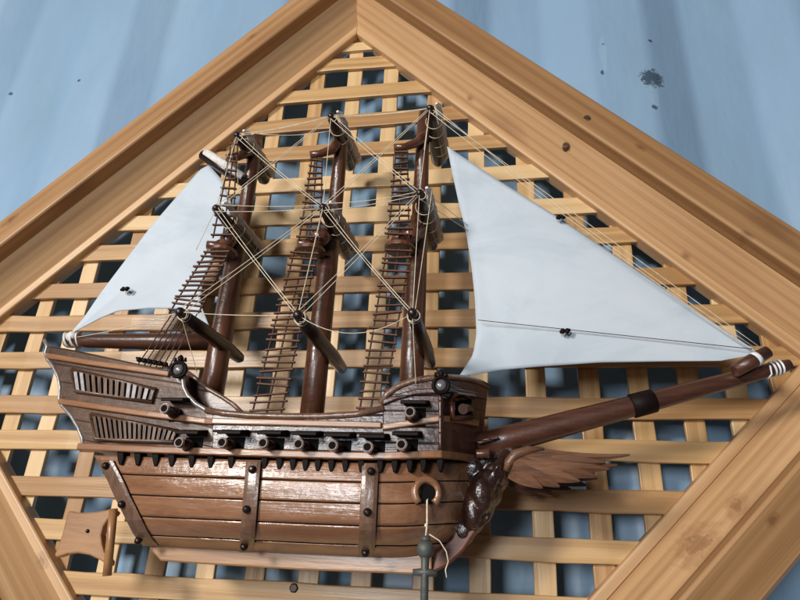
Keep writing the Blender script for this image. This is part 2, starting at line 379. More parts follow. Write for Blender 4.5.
# lattice
rows = {0:.08, 1:-.83, 2:-1.82, 3:-2.78, 4:-3.69, 5:-4.63, 6:-5.59, 7:-6.39, 8:-7.41, 9:-8.27, 10:-9.17, 11:-10.21, 12:-11.01, 13:-11.95, 14:-12.8, 15:-13.76, 16:-14.7, 17:-15.6, 18:-16.5, 19:-17.4, 20:-18.2}
rows[0] = -.22
cols = [-9.0, -8.35, -7.33, -6.4, -5.25, -4.2, -3.15, -2.1, -1.07, -.02, .99, 2.17, 3.21, 4.36, 5.4, 6.35, 7.3, 8.13, 8.95]
HD = A*math.sqrt(2)
mb = MB(); mv = MB()
def rough_box(m, a0, a1, c0, w, d0, d1, axis):
    """a slat with slightly wavering edges, from a0 to a1 along its length"""
    k = max(2, int((a1-a0)/.8)); vs = []; fs = []
    sk = random.uniform(-.025, .025)
    for i in range(k+1):
        a = lerp(a0, a1, i/k); cc = c0+sk*(2*i/k-1)+random.uniform(-.012, .012); ww = w*random.uniform(.95, 1.05)
        dd = random.uniform(-.012, .012)
        for (s_, d_) in ((-1, d0), (1, d0), (1, d1), (-1, d1)):
            p = cc+s_*ww; vs.append((a, -(d_+dd), p) if axis == 'x' else (a, p, d_+dd))
    for i in range(k):
        for j in range(4): fs.append((i*4+j, i*4+(j+1)%4, i*4+4+(j+1)%4, i*4+4+j))
    fs += [(0,1,2,3), (k*4+3, k*4+2, k*4+1, k*4)]
    m.add(vs, fs)
for k, z in rows.items():
    h = HD - abs(z-ZC) + .5
    if h < .6: continue
    mb.tone = random.random()*3
    rough_box(mb, -h, h, z, .205 if k else .15, .004, .12, 'x')
lat = mb.build('lattice', M_lat, frame, bevel=.02)
# uprights: local X is up, so that the grain runs along them
RV = Matrix(((0,1,0),(0,0,-1),(1,0,0)))    # columns: local x -> world z, local y -> world x, local z -> -y
RV = Matrix((Vector((0,0,1)), Vector((1,0,0)), Vector((0,-1,0)))).transposed()
for x in cols:
    h = HD - abs(x) + .5
    mv.tone = random.random()*3
    rough_box(mv, -h, h, x, .195, -.12, -.004, 'y')
upr = mv.build('lattice_uprights', M_lat, frame, bevel=.02, matrix=(RV, Vector((0, 0, ZC))))
for (px, py, d) in ((587, 118, 1.2), (566, 145, .72)):
    m = MB(); p = at(px, py, d); m.tube([p+Vector((0,.12,0)), p+Vector((0,-.012,0))], .075, 12)
    m.build('wood_plug', M_stern, rails[0][0], bevel=.01)
m = MB(); p = at(294, 588, .13); m.tube([p+Vector((0,.05,0)), p+Vector((0,-.04,0))], .09, 6); m.build('screw', M_iron, frame, bevel=.02)

# ------------------------------------------------------------------ the ship
ship = empty('model_ship', (0, -CC, -13.3), 'dark varnished wooden model galleon with two white sails fixed to the lattice', 'model ship')
def far(p): return Vector((p.x, max(-2*CC-p.y, -99) if True else 0, p.z))
def mir(p, lim=.2): return Vector((p.x, min(-2*CC-p.y, -lim), p.z))

# --- hull: traced side outline, real breadth
YT = [(93,455),(150,457),(255,460),(380,463),(440,462),(474,463)]
YB = [(93,543),(150,547),(200,549.5),(255,552.5),(350,557),(400,558.5),(436,556),(474,553)]
XL = [(0,94),(.2,103),(.45,117),(.75,134),(.9,143),(1,150)]
XR = [(0,473),(.2,472),(.42,468.5),(.65,462),(.82,452),(.93,443),(1,434)]
BS = [(0,.92),(.2,1.14),(.45,1.27),(.68,1.27),(.8,1.18),(.88,.98),(.94,.68),(.98,.34),(1,.12)]
PF = [(0,.95),(.12,.985),(.3,1.0),(.5,.985),(.66,.945),(.78,.85),(.88,.67),(.95,.42),(1,.1)]
def hull_d(s, f): return CC + curve(BS, s)*curve(PF, f)
def hull_sf(px, py):
    f = (py-curve(YT, px))/(curve(YB, px)-curve(YT, px)); f = min(1, max(0, f))
    s = (px-curve(XL, f))/(curve(XR, f)-curve(XL, f)); return min(1, max(0, s)), f
def hull_p(px, py, off=0.):
    s, f = hull_sf(px, py); return at(px, py, hull_d(s, f)+off)
SEAMS = (.205, .43, .665, .87)
fl = []
k = 0
base = sorted(set([i/40 for i in range(41)]))
for f in base:
    if all(abs(f-q) > .016 for q in SEAMS): fl.append((f, 0))
for q in SEAMS: fl += [(q-.008, 0), (q-.006, -.03), (q+.004, -.03), (q+.006, 0)]
fl.sort()
sl = [1-(1-i/70)**1.25 for i in range(71)]
grid = []
for s in sl:
    near = []
    for f, o in fl:
        x = lerp(curve(XL, f), curve(XR, f), s)
        # long wavering of the seams
        ff = f
        y = lerp(curve(YT, x), curve(YB, x), ff)
        near.append(at(x, y, hull_d(s, f)+o*min(1, curve(BS, s))))
    grid.append(near + [mir(p) for p in reversed(near)])
m = MB(); n = len(grid[0])
vs = [p for r in grid for p in r]; fs = []
for i in range(len(grid)-1):
    for j in range(n): fs.append((i*n+j, i*n+(j+1)%n, (i+1)*n+(j+1)%n, (i+1)*n+j))
m.add(vs, fs, True); m.f += [list(range(n)), list(range((len(grid)-1)*n, len(grid)*n))]; m.sm += [False, False]
hull = m.build('hull', M_hull, ship, recalc=False)
hull.data.materials.append(M_void)                   # the caulked seams between the planks
nf = len(fl); dark = set()
for j in range(nf-1):
    if fl[j][1] < 0 or fl[j+1][1] < 0: dark.add(j); dark.add(n-2-j)
for i in range(len(grid)-1):
    for j in range(n):
        if j in dark: hull.data.polygons[i*n+j].material_index = 1
bm = bmesh.new(); bm.from_mesh(hull.data); bmesh.ops.recalc_face_normals(bm, faces=bm.faces); bm.to_mesh(hull.data); bm.free()
# straps with bolts
def strap(path, w, bolts):
    m = MB(); vs = []; fs = []
    for i, (x, y) in enumerate(path):
        for (dx, o) in ((-w/2, -.03), (-w/2, .06), (-w*.25, .075), (w*.25, .075), (w/2, .06), (w/2, -.03)):
            vs.append(hull_p(x+dx, y, o))
    k = 6
    for i in range(len(path)-1):
        for j in range(k): fs.append((i*k+j, i*k+(j+1)%k, (i+1)*k+(j+1)%k, (i+1)*k+j))
    fs += [list(range(k)), list(range((len(path)-1)*k, len(path)*k))]
    m.add(vs, fs, False)
    st = m.build('strap', M_strap, ship, bevel=.01)
    for (x, y) in bolts:
        p = hull_p(x, y, .06); q = hull_p(x, y, .2)
        nrm = (hull_p(x+3, y)-hull_p(x-3, y)).cross(hull_p(x, y+3)-hull_p(x, y-3)); nrm.normalize()
        if nrm.y > 0: nrm = -nrm
        b = MB(); b.tube([p, p+nrm*.04, p+nrm*.07, p+nrm*.09], [.062,.062,.05,.02], 10)
        b.build('bolt', M_iron, st)
def path(a, b, n=14): return [(lerp(a[0], b[0], i/n), lerp(a[1], b[1], i/n)) for i in range(n+1)]
strap([(105,460),(110,470),(116,482),(122,496),(128,508),(134,520),(140,532),(146,541),(151,546)], 16, [(107,466),(123,504),(139,539)])
strap(path((253.5,461),(246,552)), 15, [(253,470),(247.5,509),(244.5,545)])
strap(path((370.5,463),(366,557)), 17, [(371,472),(367.5,512),(365.5,551)])
# --- keel and stem
m = MB()
kt = [(148,541),(200,545),(300,550),(400,554),(432,552)]
kb = [(432,572),(418,574.5),(400,574),(300,570),(200,564),(160,561),(152,552)]
o = [at(x, y, CC+.16) for x, y in kt+kb]
m.prism(o, Vector((0,.32,0))); m.build('keel', M_keel, ship, bevel=.03)
m = MB()
o = [at(x, y, CC+.15) for x, y in [(432,573),(447,566),(463,551),(477,530),(486,507),(488,484),(470,480),(466,505),(452,538),(436,553)]]
m.prism(o, Vector((0,.3,0))); m.build('stem', M_stem, ship, bevel=.03)
# --- dark brackets under the wale
WALE = [(80,447),(150,450),(240,453),(380,456.5),(441,455),(475,459)]
WD = [(80,2.56),(150,2.72),(255,2.86),(380,2.88),(440,2.8),(458,2.3),(475,1.75)]
for x in (120,137,155,171,191,210,230.5,264,279,292.5,305,317.5,331,345,361,380,394.5,409.5,423,440):
    y = curve(WALE, x); d = curve(WD, x)
    a = [at(x-3.4, y+1, d+.02), at(x+3.4, y+1, d+.02), at(x+3.0, y+9, d), at(x+1.6, y+16, d-.02), at(x-1.6, y+16, d-.02), at(x-3.0, y+9, d)]
    m = MB(); m.prism(a, Vector((0,.22,0))); m.build('bracket', M_black, ship, bevel=.015)
def strip(name, pts, h, t, mat=None, parent=ship, bev=.02):
    """moulding along picture points (x, y, d); h = half height in lattice units, t = how far it stands out"""
    m = MB(); vs = []; fs = []
    P = [at(*p) for p in pts]
    for p in P:
        for dz, dy in ((-h, .08), (-h, -t), (h, -t), (h, .08)): vs.append(p+Vector((0, dy, dz)))
    for i in range(len(P)-1):
        for j in range(4): fs.append((i*4+j, i*4+(j+1)%4, i*4+4+(j+1)%4, i*4+4+j))
    e = (len(P)-1)*4
    fs += [(0,1,2,3), (e+3,e+2,e+1,e)]
    m.add(vs, fs); return m.build(name, mat or M_strip, parent, bevel=bev)
def fine(tab, dtab, n=24, x0=None, x1=None):
    a = x0 if x0 is not None else tab[0][0]; b = x1 if x1 is not None else tab[-1][0]
    return [(lerp(a, b, i/n), curve(tab, lerp(a, b, i/n)), curve(dtab, lerp(a, b, i/n))) for i in range(n+1)]
strip('wale', fine(WALE, WD, 48), .055, .09)

# --- superstructure blocks: outline on the near side, mirrored to the far side
def block(name, outline, mat, bev=.02):
    near = [at(*p) for p in outline]
    m = MB(); m.prism(near, [mir(p, .3) for p in near]); return m.build(name, mat, ship, bevel=bev)
SD = [(44,2.3),(80,2.46),(130,2.62),(180,2.72),(212,2.76)]
def sd(x): return curve(SD, x)
poly = [(44,342),(50,345.5),(80,351),(120,359.5),(172,371),(181,371),(183,380),(184,388),(188,396),(196,404),(206,411),(214,414),(214,453),(150,451),(84,449),(82,438),(78,428),(71,416),(62,406),(59,399),(60,388),(58,377),(53,367),(46,358),(44,350)]
stern = block('stern_castle', [(x, y, sd(x)) for x, y in poly], M_stern)
mid = [(212,413.5),(240,416.5),(280,418),(320,418),(355,416),(384,411),(384,457),(300,454.5),(212,452.5)]
MD = 2.78
bul = block('bulwark', [(x, y, MD) for x, y in mid], M_dark)
# forecastle: side wall and the front that closes to the bow
fside = [(382,403,2.78),(388,394,2.78),(398,387,2.78),(412,381.5,2.78),(428,379,2.77),(441,378,2.76)]
near_top = [at(*p) for p in fside]; near_bot = [at(x, curve(WALE, x), d) for x, y, d in fside]
ft = [(452,378,2.5),(466,379,2.15),(479,382.5,1.85),(488,387,1.66)]; fb = [(452,456,2.5),(462,457,2.15),(473,459,1.85),(480,460,1.66)]
T = near_top+[at(*p) for p in ft]; B = near_bot+[at(*p) for p in fb]
k = len(T); m = MB()
ring_t = T+[mir(p, .3) for p in reversed(T)]; ring_b = B+[mir(p, .3) for p in reversed(B)]
n = len(ring_t)
m.add(ring_t+ring_b, [list(range(n)), list(range(2*n-1, n-1, -1))]+[(i, i+n, (i+1)%n+n, (i+1)%n) for i in range(n)])
fore = m.build('forecastle', M_fore, ship, bevel=.03)
strip('rail_strip', [(47,356,sd(47)),(90,363,sd(90)),(130,368.5,sd(130)),(170,374.5,sd(170))], .05, .06)
strip('rail_strip', [(60,401.5,sd(60)),(100,407.5,sd(100)),(150,414.5,sd(150)),(206,421.5,sd(206)),(214,422,2.78)], .05, .06)
strip('rail_strip', fine([(213,421.5),(260,422.5),(320,424),(382,425.5)], [(213,MD),(382,MD)], 10), .05, .06)
strip('rail_strip', [(383,427.5,2.8),(410,423.5,2.8),(440,419,2.8)], .05, .06)
strip('rail_strip', [(441,419,2.76),(452,419.5,2.5),(466,421.5,2.17),(479,424,1.87)], .05, .06)
strip('rail_strip', [(383,403,2.8),(398,397,2.8),(415,392.5,2.8),(440,391,2.8)], .045, .05, M_fore)
strip('rail_strip', [(441,391,2.76),(452,391,2.5),(466,393,2.17),(486,397,1.7)], .045, .05, M_fore)
# corner post of the forecastle, in the forecastle wood
m = MB(); m.tube([at(440.5, y, 2.82) for y in (380, 400, 420, 440, 456)], .035, 8); m.build('corner_post', M_fore, ship)
# cap rails (round, glossy)
def rod(name, pts, r, mat, parent=ship, n=10):
    m = MB(); m.tube([at(*p) for p in pts], r, n); return m.build(name, mat, parent)
rod('cap_rail', [(p[0], p[1]-1, MD) for p in [(206,411),(225,414.5),(250,416.5),(285,417.5),(320,417.5),(355,415.5),(384,409.5)]], .055, M_strap)
rod('cap_rail', [(380,404,2.78)]+[(x, y-.5, d) for x, y, d in fside[1:]]+[(x, y-.5, d) for x, y, d in ft], .055, M_strap)
rod('stern_edge', [(x+.3, y, sd(x)) for x, y in [(44,340),(47,347),(45,353),(47,359),(53,367),(58,377),(60,388),(59,399),(62,406),(71,416),(78,428),(82,438),(83,449)]], .032, M_silver)
rod('stern_edge', [(x, y, sd(x)+.02) for x, y in [(180,372),(183,380),(184,388),(188,396),(196,404),(206,410),(214,413)]], .04, M_silver)
# gallery windows with slats
def gallery(quad, n, pick, ymul):
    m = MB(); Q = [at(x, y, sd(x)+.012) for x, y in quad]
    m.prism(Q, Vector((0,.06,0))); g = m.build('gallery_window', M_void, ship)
    for i in range(n):
        u0 = (i+.2)/n; u1 = (i+.78)/n
        def P(u, v):
            t = [lerp(quad[0][j], quad[1][j], u) for j in (0,1)]; b = [lerp(quad[3][j], quad[2][j], u) for j in (0,1)]
            x, y = lerp(t[0], b[0], v), lerp(t[1], b[1], v); return at(x, y, sd(x)+.05)
        m = MB(); m.tone = random.random()
        m.prism([P(u0, .02), P(u1, .02), P(u1, .98), P(u0, .98)], Vector((0,.05,0)))
        m.build('slat', M_slat1 if i in pick else M_slat2, g)
    m = MB(); c = [lambda: 0]
    ring = quad+[quad[0]]
    m.tube([at(x, y, sd(x)+.03) for x, y in ring], .035, 6); m.build('window_frame', M_stern, g)
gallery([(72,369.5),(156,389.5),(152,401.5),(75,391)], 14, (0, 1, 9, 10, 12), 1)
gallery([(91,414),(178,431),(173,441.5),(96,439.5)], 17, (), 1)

# guns with port lids
def gun(px, py, d_wall, L=.42):
    tip = at(px, py, d_wall+L); base = Vector((tip.x, -(d_wall-.05), tip.z))
    m = MB(); m.box(base+Vector((.03, 0, .01)), (.16,0,0), (0,.06,0), (0,0,.145)); 
    g = m.build('gun_port', M_void, ship, bevel=.01)
    m = MB()
    prof = [(0,.085),(.3,.085),(.31,.1),(.4,.1),(.41,.078),(.86,.07),(.88,.085),(1.0,.085)]
    m.tube([base.lerp(tip, t) for t, r in prof], [r for t, r in prof], 16)
    m.build('barrel', M_gun, g)
    m = MB(); m.torus(tip+Vector((0,-.005,0)), (0,1,0), .066, .014, 20, 8); m.build('muzzle_ring', M_rim, g)
    m = MB(); m.tube([tip+Vector((0,.03,0)), tip+Vector((0,-.008,0))], .06, 16); m.build('bore', M_void, g)
    # lid hinged over the port, standing out and sloping down
    m = MB(); h = base+Vector((.03, -.06, .22))
    m.prism([h+Vector((-.22,0,0)), h+Vector((.22,0,0)), h+Vector((.2,-.3,-.07)), h+Vector((-.2,-.3,-.07))], Vector((0,.0,.06)))
    m.build('port_lid', M_black, g, bevel=.015)
for (px, py, d) in ((164.5,408.5,2.68),(179,442.5,2.74),(222,442.5,MD),(263,443,MD),(298.5,444,MD),(332.5,445.5,MD),(367.5,447,MD),(401.5,444.5,2.78),(410,412,2.78)):
    gun(px, py, d)
# bow window with a gun looking forward
Qb = [(452,399,2.55),(470,397,2.2),(471,417,2.2),(452,418,2.55)]
m = MB(); Q = [at(*p) for p in Qb]; m.prism(Q, Vector((-.12,.1,0))); bw = m.build('bow_port', M_void, ship)
m = MB(); m.tube([at(x, y, d+.04) for x, y, d in Qb+[Qb[0]]], .06, 8); m.build('port_frame', M_fore, bw)
m = MB(); m.tube([at(469,408,2.25), at(466,408.5,2.5), at(463,409,2.62)], [.08,.07,.085], 12); m.build('barrel', M_gun, bw)
m = MB(); m.prism([at(449,396,2.62), at(456,391.5,2.7), at(474,394,2.2), at(471,397,2.16)], Vector((.06,-.03,-.05))); m.build('port_lid', M_fore, bw)
# ring lanterns
def lantern(px, py, d, r):
    p = at(px, py, d); ax = Vector((.25,-1,-.15))
    m = MB(); m.torus(p, ax, r, r*.26, 24, 8)
    l = m.build('lantern', M_black, ship)
    m = MB(); m.ball(p+Vector((0,.0,0)), r*.78, 14, (1,.5,1)); m.build('lantern_glass', M_glass, l)
    m = MB(); m.tube([p+Vector((0,0,r)), p+Vector((0,0,r*1.7)), p+Vector((0,0,r*2.1))], [r*.3, r*.45, r*.1], 8)
    m.tube([p+Vector((-r*.7,0,r*1.15)), p+Vector((-r*.75,0,r*1.7))], [r*.28, r*.12], 6); m.tube([p+Vector((r*.7,0,r*1.15)), p+Vector((r*.75,0,r*1.7))], [r*.28, r*.12], 6)
    m.build('finial', M_black, l)
lantern(178.5, 369.5, 2.85, .125); lantern(441, 385, 2.95, .12)
# curved bulkhead board behind the poop break
m = MB(); o = [(186,371),(196,379),(208,389),(222,397),(234,405),(243,414),(200,414),(192,400),(187,388)]
m.prism([at(x, y, 2.35) for x, y in o], Vector((0,.12,0))); m.build('break_board', M_stern, ship, bevel=.02)
rod('board_edge', [(x, y, 2.38) for x, y in o[:6]], .04, M_strap)

# hawse hole
hp = hull_p(427, 493, .0); hn = Vector((.28,-1,.02)).normalized()
m = MB(); arc = []
for i in range(15):
    a = math.radians(-50+280*i/14); arc.append(hp+Vector((math.cos(a)*.17, -.05+(.06*math.cos(a)), math.sin(a)*.19)))
m.tube(arc, .06, 10); hw = m.build('hawse_hole', M_hull, ship)
m = MB(); m.tube([hp+Vector((0,.1,-.02)), hp+Vector((.015,-.05,-.02))], .14, 18); m.build('hole_shade', M_void, hw)  # dark plug, its colour stands for the shade inside the hole

# --- rudder
def ipx(l): return [(40+x/3.75, 440+y/3.75) for x, y in l]
out = ipx([(105,265),(130,270),(165,273),(215,268),(268,258),(285,270),(276,283),(252,300),(236,325),(228,355),(231,390),(240,420),(252,440),(262,455),(258,475),(225,452),(185,432),(140,424),(100,428),(60,442),(52,432),(68,395),(84,345),(95,300)])
m = MB(); m.prism([at(x, y, CC+.09) for x, y in out], Vector((0,.18,0))); rud = m.build('rudder', M_rud, ship, bevel=.03)
rod('rudder_post', [(113.5,509,CC+.1),(111,535,CC+.1),(107,576,CC+.1)], .075, M_rud, rud)
m = MB(); m.ball(at(87.5,531,CC+.1), .035, 8); m.build('pin', M_iron, rud)
# --- bowsprit
a, bq = at(478,447,CC), at(790,364.5,CC)
m = MB(); m.tube([a.lerp(bq, t) for t in (0,.1,.3,.5,.75,.97,1)], [.23,.225,.205,.175,.142,.112,.09], 18); bow = m.build('bowsprit', M_sparx, ship)
m = MB(); q0, q1 = a.lerp(bq,.495), a.lerp(bq,.572)
m.tube([q0.lerp(q1, t) for t in (0,.05,.95,1)], [.17,.205,.2,.17], 20); m.build('band', M_black, bow)
m = MB(); m.tube([at(734,371,CC+.25), at(752,361,CC+.25), at(768,351.5,CC+.25)], [.11,.118,.1], 14); m.build('peg', M_sparx, bow)
m = MB(); m.tube([at(754.5,360,CC+.25), at(758,357.5,CC+.25)], .122, 14); m.build('thread_ring', M_white, bow)
m = MB(); q = bq
for i in range(3): m.torus(a.lerp(bq, .945+.012*i), (bq-a), .118, .018, 16, 6)
m.tube([a.lerp(bq,.945), at(770,366,CC+.2), at(772,374,CC+.2), at(768,379,CC+.1)], .014, 6)
m.build('rope_lashing', M_white, bow)
m = MB(); m.prism([at(476,441,1.95), at(497,435.5,1.95), at(500,438,1.95), at(479,444.5,1.95)], Vector((0,.5,0))); m.build('bow_board', M_dark, ship, bevel=.02)
m = MB(); m.tube([at(476,454,2.0), at(490,453,2.0)], .075, 14); m.build('bow_bolt', M_spar, ship, bevel=.02)

# --- figurehead: carved bird, one body, with wings as parts
m = MB()
for x, y, d, r, s_ in ((463,531,CC,.2,(1,.9,1.2)),(470,517,CC,.25,(1,.9,1.2)),(476,505,CC+.05,.31,(1,1,1.1)),(485,490,CC+.05,.3,(1,1,1.1)),(494,475,CC+.05,.27,(1,1,1.1)),(504,462,CC,.24,(1,1,1)),(512,453,CC,.2,(1.2,.9,.9)),(474,468,CC,.3,(1,1,1.2)),(484,462,CC,.28,(1,1,1)),
                       (499,470,CC+.22,.13,(1,1,1.8)),(482,494,CC+.27,.2,(1,1,1.6)),(473,511,CC+.24,.17,(1,1,1.7)),(486,480,CC+.28,.12,(1.2,1,1.3))):
    m.ball(at(x, y, d), r, 16, s_)
m.tube([at(470,527,CC+.25), at(480,526,CC+.25), at(488,518,CC+.22), at(491,506,CC+.2)], [.04,.045,.045,.03], 8)
for o in (-5.5, -1.5, 2.5, 6):                        # carved folds running down breast and neck
    pts = []
    for k in range(8):
        t = k/7; x = lerp(500, 470, t)+o*(1-.3*t)*math.sin(.6+t*2); y = lerp(464, 524, t)+o*.55
        pts.append(at(x, y, CC+.36-.008*o*o*.6-.05*t))
    m.tube(pts, [.02,.045,.06,.065,.065,.06,.045,.02], 8)
fig = m.build('figurehead', M_fig, ship)
r_ = fig.modifiers.new('carve', 'REMESH'); r_.mode = 'VOXEL'; r_.voxel_size = .022*S; r_.use_smooth_shade = True
sm = fig.modifiers.new('soften', 'SMOOTH'); sm.iterations = 4; sm.factor = .5
def wpx(l): return [(370+x/2.963, 440+y/2.963) for x, y in l]
feathers = [  # each feather: spine from root to tip (crop points) and half widths
    ([(415,95),(455,112),(511,142)], (18,24,3)),
    ([(420,85),(492,108),(562,138)], (20,26,3)),
    ([(425,75),(535,104),(622,122)], (22,26,3)),
    ([(430,65),(570,92),(672,108)], (22,25,3)),
    ([(440,54),(595,82),(708,86)], (22,24,3)),
    ([(450,47),(605,68),(698,68)], (22,20,4)),
    ([(470,38),(620,62),(770,44)], (20,14,3)),
]
def wing(dep, sgn):
    m = MB()
    for k, (sp, hw) in enumerate(feathers):
        n = 14; L = []; Rr = []; Cn = []
        for i in range(n+1):
            t = i/n
            q = [ (1-t)**2*sp[0][j]+2*t*(1-t)*sp[1][j]+t*t*sp[2][j] for j in (0,1)]
            dq = [2*(1-t)*(sp[1][j]-sp[0][j])+2*t*(sp[2][j]-sp[1][j]) for j in (0,1)]
            l = math.hypot(*dq); nx, ny = -dq[1]/l, dq[0]/l
            w = ((1-t)**2*hw[0]+2*t*(1-t)*hw[1]*1.25+t*t*hw[2])
            def px(s_): return wpx([(q[0]+nx*w*s_, q[1]+ny*w*s_)])[0]
            d = dep + .02*(6-k)*sgn + .25*t*sgn
            L.append([at(*px(-1), d), at(*px(-.25), d+.04), at(*px(.0), d+.055), at(*px(.25), d+.035), at(*px(1), d-.015),
                      at(*px(1), d-.06), at(*px(-1), d-.06)])
        vs = [p for r in L for p in r]; fs = []
        kk = 7
        for i in range(n):
            for j in range(kk): fs.append((i*kk+j, i*kk+(j+1)%kk, (i+1)*kk+(j+1)%kk, (i+1)*kk+j))
        fs += [list(range(kk)), list(range(n*kk, n*kk+kk))]
        m.tone = random.random(); m.add(vs, fs)
    # shoulder of the wing
    m.tube([at(*wpx([p])[0], dep-.02+.06*sgn) for p in ((402,92),(412,66),(432,44),(470,30),(515,27))], [.05,.1,.115,.09,.03], 12, flat=.8)
    return m.build('wing', M_wing, fig)
wing(CC+.35, 1)
# far wing, a mirror of the near one
wn = [o for o in fig.children if o.name.startswith('wing')][0]
m2 = MB(); M0 = ORG[wn.name].translation
m2.v = [mir(Vector(((M0.x+v.co.x)/S, (M0.y+v.co.y)/S, (M0.z+v.co.z)/S-ZO))) for v in wn.data.vertices]
m2.f = [list(p.vertices) for p in wn.data.polygons]; m2.sm = [False]*len(m2.f); m2.t = [.3]*len(m2.v)
m2.build('wing', M_wing, fig)

# --- masts, tops, yards, furled sails, rungs
XM = {'L': -1.74, 'M': .27, 'R': 2.08}
masts = {}
TOPZ = {'L': (-7.25, -4.75, -10.9), 'M': (-7.15, -4.55, -11.1), 'R': (-7.0, -4.4, -10.6)}
for k, x in XM.items():
    zt, zu, zb = TOPZ[k]
    m = MB(); m.tube([(x-.02,-CC,zb-.6), (x-.02,-CC,-9.5), (x,-CC,zt), (x,-CC,zt+.35)], [.225,.22,.195,.17], 18)
    masts[k] = m.build('mast', M_spar, ship)
    m = MB(); m.tube([(x+.02,-CC,zt-.1), (x+.03,-CC,zu+.1), (x+.03,-CC,zu+.45)], [.17,.14,.1], 16)
    m.build('topmast', M_spar, masts[k])
def horn(k, pts, rads, ball=None):
    m = MB(); m.tube([at(*p) for p in pts], rads, 12)
    if ball: m.ball(at(*ball[:3]), ball[3], 14)
    m.build('crosstree', M_spar, masts[k])
def plat(k, x0_, x1_, y, d0, d1):
    a, b_ = at(x0_, y, d1), at(x1_, y, d1)
    m = MB(); n = 14; ring = []
    cx = (a.x+b_.x)/2; rx = (b_.x-a.x)/2+.03
    for i in range(n):
        t = 2*math.pi*i/n; ring.append(Vector((cx+rx*math.cos(t), -(d0+d1)/2-(d1-d0)/2*math.sin(t), a.z)))
    m.prism(ring, Vector((0,0,.09))); m.build('fighting_top', M_spar, masts[k], bevel=.02)
plat('L', 205, 228, 248, 1.75, 2.35); plat('M', 292, 319, 246.5, 1.75, 2.35); plat('R', 383, 411, 243.5, 1.75, 2.35)
horn('L', [(207,245,2.2),(216,246,2.15),(226,243,2.0),(233,238,1.8)], [.09,.1,.13,.16], (228,240.5,2.1,.17))
horn('M', [(297,244,2.2),(306,244,2.15),(317,241,2.0),(326,236,1.8)], [.09,.1,.13,.16], (320,237,2.1,.2))
horn('R', [(392,236,2.2),(400,238,2.15),(410,237,2.0),(420,230,1.8)], [.1,.12,.15,.18], (411,235,2.1,.19))
horn('L', [(226,158,2.1),(235,158,2.05),(246,153,1.9),(252,144,1.7)], [.08,.085,.11,.12])
horn('M', [(310,155,2.1),(320,154,2.05),(332,150,1.9),(338,142,1.7),(344,138,1.6)], [.08,.085,.1,.12,.12])
horn('R', [(394,147.5,2.1),(405,147,2.05),(416,143,1.9),(424,137,1.75),(431,130,1.6)], [.075,.08,.095,.12,.13])
YARDS = {'LT': ('L',237,135,2.4,.7), 'MT': ('M',331,116,2.5,.7), 'RT': ('R',430,108,2.55,.7), 'LC': ('L',216,208,2.85,.7), 'MC': ('M',323,207,2.7,.7), 'RC': ('R',419.5,193,2.8,.7),
         'LB': ('L',180,312,3.4,.75), 'MB': ('M',298,315,3.75,.75), 'RB': ('R',412.5,313,3.5,.75)}
TIP = {}
for key, (k, px, py, d1, d0) in YARDS.items():
    tip = at(px, py, d1); TIP[key] = tip
    inn = Vector((tip.x, -d0, tip.z))
    big = key[1] == 'B'
    m = MB(); L_ = (.0,.05,.3,.7,1.0); rr = ([.05,.11,.145,.125,.08] if big else [.11,.15,.145,.115,.085])
    m.tube([inn.lerp(tip, t) for t in L_], rr, 14)
    m.ball(tip, .085 if big else .07, 10)
    y = m.build('yard', M_yard, masts[k])
    if not big:
        m = MB(); off = Vector((.16,0,.14)); sg = []
        pts = [inn.lerp(tip, t)+off*(1.0 if .05 < t < .95 else .8) for t in [i/16 for i in range(17)]]
        m.tube(pts, [.06]+[.125+.012*math.sin(i*2.3)-.0045*i for i in range(15)]+[.03], 7, smooth=False, flat=.8)
        m.build('furled_sail', M_furl, masts[k])
    for i in range(4 if not big else 2):
        t = .25+.17*i if not big else .93+.03*i
        c = inn.lerp(tip, t); m = MB()
        if not big: m.torus(c+Vector((.04+random.uniform(-.01,.01),0,.025)), (random.uniform(-.1,.1),1,.15+random.uniform(-.1,.1)), .17, .007, 24, 5)
        else: m.torus(c, (0,1,.1), .1, .008, 18, 5)
        m.build('lashing', M_rope, masts[k])
    m = MB(); m.torus(tip+Vector((.05,.04,-.03)), (.3,1,.3), .07, .007, 18, 5)
    m.build('lashing', M_rope, masts[k])

# --- sails
def tri_sail(top, left, bot, belly, nu=48, nv=40):
    """left edge (top to bottom) swept to the clew where the top and bottom edges meet"""
    def along(pl, t):
        seg = [math.dist(pl[i], pl[i+1]) for i in range(len(pl)-1)]; T_ = sum(seg)*t
        for i, s_ in enumerate(seg):
            if T_ <= s_+1e-9 or i == len(seg)-1:
                q = T_/s_; return Vector((lerp(pl[i][0], pl[i+1][0], q), lerp(pl[i][1], pl[i+1][1], q)))
            T_ -= s_
    m = MB(); P = []
    l0, l1 = Vector(left[0]), Vector(left[-1])
    for i in range(nu+1):
        u = i/nu; a, b_ = along(top, u), along(bot, u)
        for j in range(nv+1):
            v = j/nv; p = a.lerp(b_, v) + (along(left, v) - l0.lerp(l1, v))*(1-u)
            P.append(at(p.x, p.y, CC+belly*math.sin(math.pi*u)**.8*math.sin(math.pi*v)*(1-u*.6)))
    fs = [(i*(nv+1)+j, i*(nv+1)+j+1, (i+1)*(nv+1)+j+1, (i+1)*(nv+1)+j) for i in range(nu) for j in range(nv)]
    m.add(P, fs, True); ob = m.build('sail', M_sail, ship, recalc=False)
    so = ob.modifiers.new('cloth', 'SOLIDIFY'); so.thickness = .02*S; so.offset = 0
    return ob
jib = tri_sail([(447,146.5),(500,181.5),(560,218.5),(620,259),(690,307),(757,352)],
               [(447,146.5),(452,172),(459,204),(466,232),(471.5,266),(475,300),(476.5,335),(473,355),(459,376.5)],
               [(459,376.5),(478,374),(500,370),(540,366.5),(600,362.5),(662,361.5),(720,361),(757,354)], .16)
